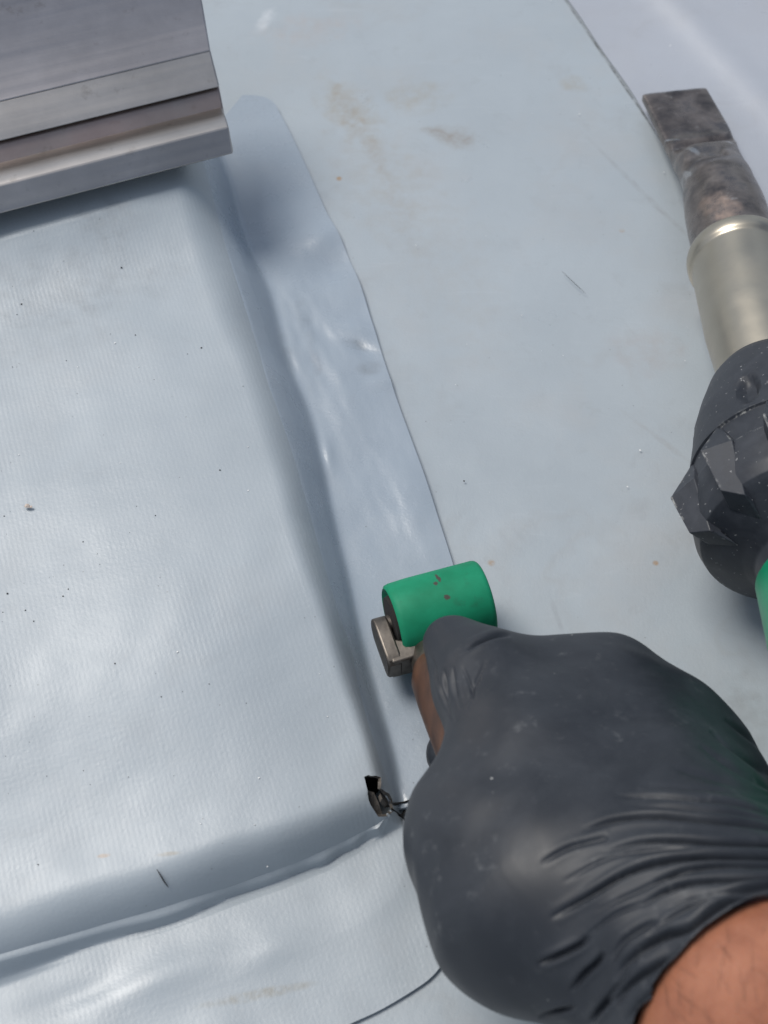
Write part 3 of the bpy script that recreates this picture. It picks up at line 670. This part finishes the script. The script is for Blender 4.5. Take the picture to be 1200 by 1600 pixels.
def surface_nets(D, iso):
    D = D-iso; nx, ny, nz_ = D.shape; S = D < 0
    acc = np.zeros((nx-1, ny-1, nz_-1, 3), np.float32); cnt = np.zeros((nx-1, ny-1, nz_-1), np.float32)
    cor = [(i, j, k) for i in (0, 1) for j in (0, 1) for k in (0, 1)]
    def sub(A, c): return A[c[0]:nx-1+c[0], c[1]:ny-1+c[1], c[2]:nz_-1+c[2]]
    for c in cor:
        for ax in range(3):
            if c[ax] == 0:
                c2 = list(c); c2[ax] = 1
                d1, d2 = sub(D, c), sub(D, c2); x = sub(S, c) != sub(S, c2)
                t = np.where(x, d1/np.where(x, d1-d2, 1), 0)
                for q in range(3): acc[..., q] += np.where(x, (t if q == ax else c[q]), 0)
                cnt += x
    m = cnt > 0; idx = -np.ones(m.shape, np.int64); idx[m] = np.arange(m.sum())
    ii = np.argwhere(m); V = lo+(ii+acc[m]/cnt[m][:, None])*VX
    F = []
    for ax in range(3):
        sl1 = [slice(1, -1)]*3; sl1[ax] = slice(0, -1); sl2 = list(sl1); sl2[ax] = slice(1, None)
        x = S[tuple(sl1)] != S[tuple(sl2)]
        e = np.argwhere(x); off = np.ones(3, int); off[ax] = 0; e = e+off
        flip = S[e[:, 0], e[:, 1], e[:, 2]]
        o1, o2 = [(1, 2), (2, 0), (0, 1)][ax]
        def cell(a, b):
            q = e.copy(); q[:, o1] -= a; q[:, o2] -= b; return idx[q[:, 0], q[:, 1], q[:, 2]]
        quad = np.stack([cell(1, 1), cell(0, 1), cell(0, 0), cell(1, 0)], 1)
        quad[~flip] = quad[~flip][:, ::-1]
        F.append(quad)
    return V, np.vstack(F)
def relax(V, F, it=3, lam=0.5):
    e = np.vstack([F[:, [0, 1]], F[:, [1, 2]], F[:, [2, 3]], F[:, [3, 0]]]); 
    for _ in range(it):
        s_ = np.zeros_like(V); c_ = np.zeros(len(V))
        for a, b in ((0, 1), (1, 0)):
            for k in range(3): s_[:, k] += np.bincount(e[:, a], V[e[:, b], k], len(V))
            c_ += np.bincount(e[:, a], minlength=len(V))
        V = V+lam*(s_/np.maximum(c_, 1)[:, None]-V)
    return V
def normals(V, F):
    n = np.cross(V[F[:, 2]]-V[F[:, 0]], V[F[:, 3]]-V[F[:, 1]]); N = np.zeros_like(V)
    for i in range(4):
        for k in range(3): N[:, k] += np.bincount(F[:, i], n[:, k], len(V))
    return N/np.maximum(np.linalg.norm(N, axis=1, keepdims=True), 1e-12)
def prune(V, F, keepf):
    F = F[keepf]; u = np.unique(F); rm = -np.ones(len(V), int); rm[u] = np.arange(len(u)); return V[u], rm[F]

Gv, Gf = surface_nets(D, 0.0); Gv = relax(Gv, Gf, 4)
cuffc = W(1172, 1575, .088); adir = W(1560, 2010, .125)-W(1120, 1520, .078); adir /= np.linalg.norm(adir)
sd_c = (Gv-cuffc)@adir
keepf = (sd_c[Gf] < 0.0).any(1)
Gv = Gv-adir*np.maximum(sd_c, 0)[:, None]*(sd_c < 0.004)[:, None]
Gv, Gf = prune(Gv, Gf, keepf)
for _ in range(2):  # linear subdivision for the wrinkles
    e = np.sort(np.vstack([Gf[:, [0, 1]], Gf[:, [1, 2]], Gf[:, [2, 3]], Gf[:, [3, 0]]]), 1)
    ue, inv = np.unique(e, axis=0, return_inverse=True); inv = inv.reshape(-1); n0 = len(Gv); m_ = len(Gf)
    em = (Gv[ue[:, 0]]+Gv[ue[:, 1]])/2; fc = Gv[Gf].mean(1)
    a, b, c_, d_ = [n0+inv[k*m_:(k+1)*m_] for k in range(4)]; f_ = n0+len(ue)+np.arange(m_)
    Gv = np.vstack([Gv, em, fc])
    Gf = np.vstack([np.stack([Gf[:, 0], a, f_, d_], 1), np.stack([a, Gf[:, 1], b, f_], 1), np.stack([f_, b, Gf[:, 2], c_], 1), np.stack([d_, f_, c_, Gf[:, 3]], 1)])
    Gv = relax(Gv, Gf, 3)
N = normals(Gv, Gf)
gp = project(Gv)
vis = np.clip(((CAM-Gv)/np.linalg.norm(CAM-Gv, axis=1, keepdims=True)*N).sum(1)*4, 0, 1)*np.clip((Gv[:, 2]-0.03)/0.01, 0, 1)
creases = [  # pixel polyline, depth mm, width px
    ([(880, 1378), (950, 1342), (1020, 1330), (1100, 1328)], .45, 5), ([(990, 1262), (1060, 1262), (1130, 1270), (1210, 1287)], .6, 5), ([(930, 1425), (990, 1395), (1050, 1370), (1120, 1364)], .5, 5), ([(905, 1470), (960, 1430), (1010, 1408)], .5, 5),
    ([(1010, 1462), (1060, 1425), (1120, 1402), (1210, 1384)], .8, 5), ([(1000, 1225), (1070, 1228), (1140, 1236), (1210, 1256)], .4, 6), ([(930, 1585), (960, 1545), (1000, 1510)], .8, 6), ([(1050, 1200), (1120, 1215), (1210, 1248)], .5, 6),
    ([(960, 1243), (1020, 1243), (1080, 1248), (1140, 1255), (1210, 1275)], .9, 5), ([(910, 1300), (960, 1283), (1020, 1276), (1090, 1280), (1210, 1297)], 1.2, 6),
    ([(845, 1350), (890, 1325), (940, 1312), (950, 1312)], .6, 6), ([(940, 1335), (1000, 1318), (1060, 1314), (1130, 1318), (1210, 1322)], 1.2, 6),
    ([(860, 1435), (920, 1400), (980, 1365), (1040, 1347), (1110, 1340), (1210, 1342)], 1.4, 6.5), ([(1020, 1380), (1070, 1362), (1130, 1354), (1210, 1356)], 1.0, 5),
    ([(1000, 1415), (1040, 1393), (1100, 1378), (1210, 1375)], 1.1, 5), ([(960, 1535), (985, 1500), (1030, 1465), (1080, 1448), (1120, 1420), (1160, 1402), (1210, 1395)], 2.0, 8),
    ([(840, 1507), (870, 1495), (900, 1480), (922, 1462)], 1.3, 6), ([(892, 1550), (910, 1525), (930, 1505), (942, 1487)], 1.4, 6), ([(955, 1500), (975, 1470), (1010, 1445), (1030, 1440)], .8, 7),
    ([(958, 1570), (985, 1540), (1020, 1512), (1050, 1490)], 1.6, 7), ([(840, 1592), (870, 1580), (900, 1575)], 1.2, 6), ([(920, 1600), (935, 1580), (960, 1555)], 1.2, 6), ([(980, 1600), (1000, 1570), (1040, 1535), (1080, 1500)], 1.2, 7),
    ([(1110, 1140), (1150, 1175), (1210, 1215)], 1.2, 6), ([(1090, 1165), (1150, 1205), (1210, 1240)], .9, 6), ([(1130, 1125), (1170, 1155), (1210, 1190)], 1.0, 5),
    ([(728, 1015), (748, 1002), (775, 993), (800, 991)], 1.2, 4.5), ([(672, 1020), (682, 1060), (696, 1095), (712, 1130)], .8, 4), ([(694, 1045), (697, 1070), (704, 1100)], .6, 3.5), ([(708, 1040), (712, 1075), (722, 1110)], .4, 4),
    ([(722, 1040), (735, 1070), (742, 1100)], .35, 4), ([(760, 1030), (745, 1065), (728, 1110)], .35, 5), ([(1040, 1420), (1100, 1400), (1210, 1385)], .6, 5)]
disp = np.zeros(len(Gv))
for pl, dep, w in creases:
    c_ = catmull(pl, 240); d2 = np.full(len(Gv), 1e9); tpar = np.zeros(len(Gv))
    near = (gp[:, 0] > c_[:, 0].min()-40) & (gp[:, 0] < c_[:, 0].max()+40) & (gp[:, 1] > c_[:, 1].min()-40) & (gp[:, 1] < c_[:, 1].max()+40)
    ids = np.where(near)[0]
    dd = np.linalg.norm(gp[ids][:, None, :]-c_[None], axis=2); k = dd.argmin(1); dm = dd[np.arange(len(ids)), k]
    taper = np.sin(np.clip((k+.5)/240*np.pi, 0, np.pi))**0.8
    if max(p[0] for p in pl) > 1195: taper = np.where(k > 119, 1.0, taper)
    w = w*0.62; dep = dep*1.35
    disp[ids] += (-dep*np.exp(-(dm/w)**2)+0.22*dep*np.exp(-((dm-w*2.6)/(w*1.6))**2))*taper
wv = waves(77, 18, 0.012, 0.05)
Gv = Gv+N*(disp*vis*0.001+0.00022*wv(Gv[:, 0]+Gv[:, 2], Gv[:, 1]-Gv[:, 2]*.6))[:, None]
Gv = relax(Gv, Gf, 1, .3)
# rolled cuff: flare the last millimetres
sd_c = (Gv-cuffc)@adir
Gv = Gv+N*(0.0007*np.exp(-((sd_c+0.0004)/0.0012)**2))[:, None]

s = NT('dusty black nitrile')
d1 = s.noise(45, 7, 0.68, dist=0.4); d2_ = s.noise(210, 6, 0.7)
c = s.mix(s.ramp(d1, [(0.42, 0.0), (0.72, 0.6)]), (0.016, 0.019, 0.025), (0.040, 0.046, 0.056))
c = s.mix(s.math('MULTIPLY', s.ramp(d2_, [(0.58, 0.0), (0.78, 0.5)]), s.ramp(d1, [(0.4, 0.0), (0.6, 1.0)])), c, (0.16, 0.165, 0.17))
spk = s.n('ShaderNodeTexVoronoi', {'Vector': s.geo, 'Scale': 260.0}, feature='F1')
sel = s.ramp(s.n('ShaderNodeSeparateColor', {'Color': spk.outputs['Color']}).outputs[0], [(0.955, 0.0), (0.96, 1.0)])
c = s.mix(s.math('MULTIPLY', s.ramp(spk.outputs['Distance'], [(0.05, 1.0), (0.09, 0.0)]), sel), c, (0.5, 0.5, 0.48))
s.set(base=c, rough=s.ramp(d1, [(0.3, 0.44), (0.7, 0.6)]), spec=0.45, normal=s.bump(s.noise(1500, 2), 0.06, 0.0002)); M_glove = s.m
s = NT('tanned skin')
k1 = s.noise(60, 6, 0.65); k2 = s.n('ShaderNodeTexVoronoi', {'Vector': s.geo, 'Scale': 700.0}, feature='F1').outputs['Distance']
c = s.ramp(k1, [(0.3, (0.24, 0.085, 0.045)), (0.55, (0.34, 0.135, 0.075)), (0.75, (0.42, 0.19, 0.115))])
s.set(base=c, rough=0.5, sss=0.25, sssr=(0.01, 0.004, 0.002), ssss=0.3, normal=s.bump(k2, 0.25, 0.0004, s.bump(k1, 0.3, 0.001))); M_skin = s.m

Sv, Sf = surface_nets(D, -0.0016); Sv = relax(Sv, Sf, 4)
Sn = normals(Sv, Sf); sds = (Sv-cuffc)@adir
Sv = Sv-Sn*(0.0030*np.clip((-sds-0.002)/0.004, 0, 1))[:, None]
person = mk('person', Sv, Sf, M_skin)
tag(person, 'bare forearm and right hand in black glove gripping the green roller', 'person')
hv, hf = [], []
cand = np.where((sds > 0.004) & (Sn[:, 2] > 0.2))[0]
for k_ in rng.choice(cand, 260, replace=False):
    p0, n0_ = Sv[k_], Sn[k_]; d0 = -adir*0.55+np.cross(n0_, adir)*rng.uniform(-.2, .9); d0 = d0/np.linalg.norm(d0); L_ = rng.uniform(.004, .009); sd2 = np.cross(d0, n0_); b0 = len(hv)
    for q_, w_ in ((0, 1), (.5, .8), (1, .2)):
        c_ = p0+d0*L_*q_+n0_*(0.0002+.0016*q_*(1-.6*q_)); r_ = .00004*w_
        hv += [c_+sd2*r_, c_-sd2*r_*.5+n0_*r_, c_-sd2*r_*.5-n0_*r_]
    for q_ in (0, 3): hf += [[b0+q_+a, b0+q_+(a+1) % 3, b0+q_+3+(a+1) % 3, b0+q_+3+a] for a in range(3)]
M_hair = simple('dark arm hair', (0.05, 0.03, 0.02), 0.5).m
hair = mk('arm_hair', hv, hf, M_hair, person); hair['kind'] = 'stuff'
gl = mk('glove', Gv, Gf, M_glove, person)
gl['label'] = 'wrinkled dusty black nitrile glove'

# ---------------------------------------------------------------- loose bits
def surf(px, py):
    p = PH(px, py); return p
M_white = simple('white crumbs', (0.75, 0.75, 0.73), 0.6).m
M_black = simple('dark grit', (0.03, 0.03, 0.03), 0.8).m
def lump(c, r_, seed):
    rg = np.random.default_rng(seed); t = (1+5**.5)/2
    v = np.array([(-1, t, 0), (1, t, 0), (-1, -t, 0), (1, -t, 0), (0, -1, t), (0, 1, t), (0, -1, -t), (0, 1, -t), (t, 0, -1), (t, 0, 1), (-t, 0, -1), (-t, 0, 1)])/1.9
    f = [(0, 11, 5), (0, 5, 1), (0, 1, 7), (0, 7, 10), (0, 10, 11), (1, 5, 9), (5, 11, 4), (11, 10, 2), (10, 7, 6), (7, 1, 8), (3, 9, 4), (3, 4, 2), (3, 2, 6), (3, 6, 8), (3, 8, 9), (4, 9, 5), (2, 4, 11), (6, 2, 10), (8, 6, 7), (9, 8, 1)]
    return c+v*r_*rg.uniform(.6, 1.2, (12, 1))*np.array([1, rg.uniform(.6, 1.3), .6]), f
def crumbs(name, pts, mat):
    V, F = [], []
    for i, (px, py, r_) in enumerate(pts):
        c = surf(px, py); r_ = r_*0.62; c = c+[0, 0, 0.0005+r_*.3]; v, f = lump(c, r_, i)
        F += [[k+len(V)*12 for k in t] for t in f]; V.append(v)
    return mk(name, np.vstack(V), F, mat, None, False)
wp = [(180, 538, .0006), (122, 575, .0004), (217, 575, .0004), (152, 866, .0004), (278, 1020, .0006), (388, 768, .0005), (512, 1121, .0005), (405, 1217, .0006), (398, 1290, .0005), (314, 1288, .0005),
      (1047, 73, .0007), (1032, 120, .0005), (1037, 271, .0007), (905, 180, .0006), (1000, 705, .0006), (980, 762, .0005), (815, 494, .0006), (1070, 565, .0005), (650, 385, .0005), (860, 2, .0006), (1118, 588, .0004),
      (418, 1355, .0005), (450, 1410, .0005), (388, 700, .0005), (30, 712, .0004), (188, 725, .0004)]
bp = [(190, 420, .0007), (34, 477, .0007), (27, 493, .0004), (212, 525, .0005), (315, 545, .0006), (12, 929, .0006), (99, 933, .0006), (40, 955, .0005), (53, 972, .0005), (5, 958, .0004), (344, 736, .0005), (243, 807, .0004), (252, 1090, .0004),
      (380, 605, .0003), (725, 753, .0006), (7, 808, .0004), (20, 575, .0004), (104, 565, .0004), (107, 922, .0004), (130, 848, .0004), (327, 1070, .0004), (180, 1038, .0004), (385, 1100, .0003), (60, 1352, .0005), (450, 1530, .0005), (293, 1540, .0005)]
for _ in range(45): bp.append((float(rng.uniform(0, 300)), float(rng.uniform(330, 1250)), float(rng.uniform(.00012, .0003))))
for _ in range(35): wp.append((float(rng.uniform(420, 1150)), float(rng.uniform(0, 1300)), float(rng.uniform(.00012, .0003))))
wp = [w for w in wp if not (640 < w[0] < 1200 and w[1] > 960)]
tag(crumbs('white_crumbs', wp, M_white), 'tiny white crumbs scattered over the grey membrane', 'crumbs', kind='stuff')
tag(crumbs('dark_grit', bp, M_black), 'tiny dark grit scattered over the curb membrane', 'grit', kind='stuff')
M_peb = simple('pale pebble', (0.5, 0.42, 0.36), 0.7, var=0.4, scale=500).m
c = surf(44, 795); v, f = lump(c+[0, 0, .0018], .0011, 99); v2, f2 = lump(c+[.0012, -.0004, .0016], .0008, 98)
pb = mk('pebble', np.vstack([v, v2]), f+[[k+12 for k in t] for t in f2], M_peb, None, False)
tag(pb, 'small pale pebble on the left of the curb top', 'pebble')
def thread(name, pts, r_, mat, label, cat):
    c = catmull([surf(a, b)+[0, 0, .0014+z] for a, b, z in pts], 24); V = []
    for i, p in enumerate(c):
        d = c[min(i+1, 23)]-c[max(i-1, 0)]; d /= np.linalg.norm(d); sx = np.cross(d, zf); sx /= np.linalg.norm(sx); up = np.cross(sx, d)
        k = r_*(0.35+0.65*math.sin(math.pi*(i+1)/25))
        for a in np.linspace(0, 2*np.pi, 6, endpoint=False): V.append(p+k*(math.cos(a)*sx+math.sin(a)*up))
    return tag(mk(name, V, grid_faces(24, 6, True), mat), label, cat)
thread('fibre', [(878, 428, 0), (890, 441, .0004), (903, 453, .0003), (914, 462, 0)], .00012, M_black, 'thin dark fibre lying on the open deck', 'fibre')
thread('sliver', [(246, 1361, 0), (252, 1371, .0003), (258, 1381, .0003), (264, 1389, 0)], .00022, M_black, 'thin dark sliver on the front edge of the curb', 'sliver')
thread('twig', [(215, 1577, 0), (219, 1580, .0004), (221, 1584, .0003), (222, 1588, 0)], .00045, M_black, 'tiny black twig on the membrane at the bottom edge', 'twig')
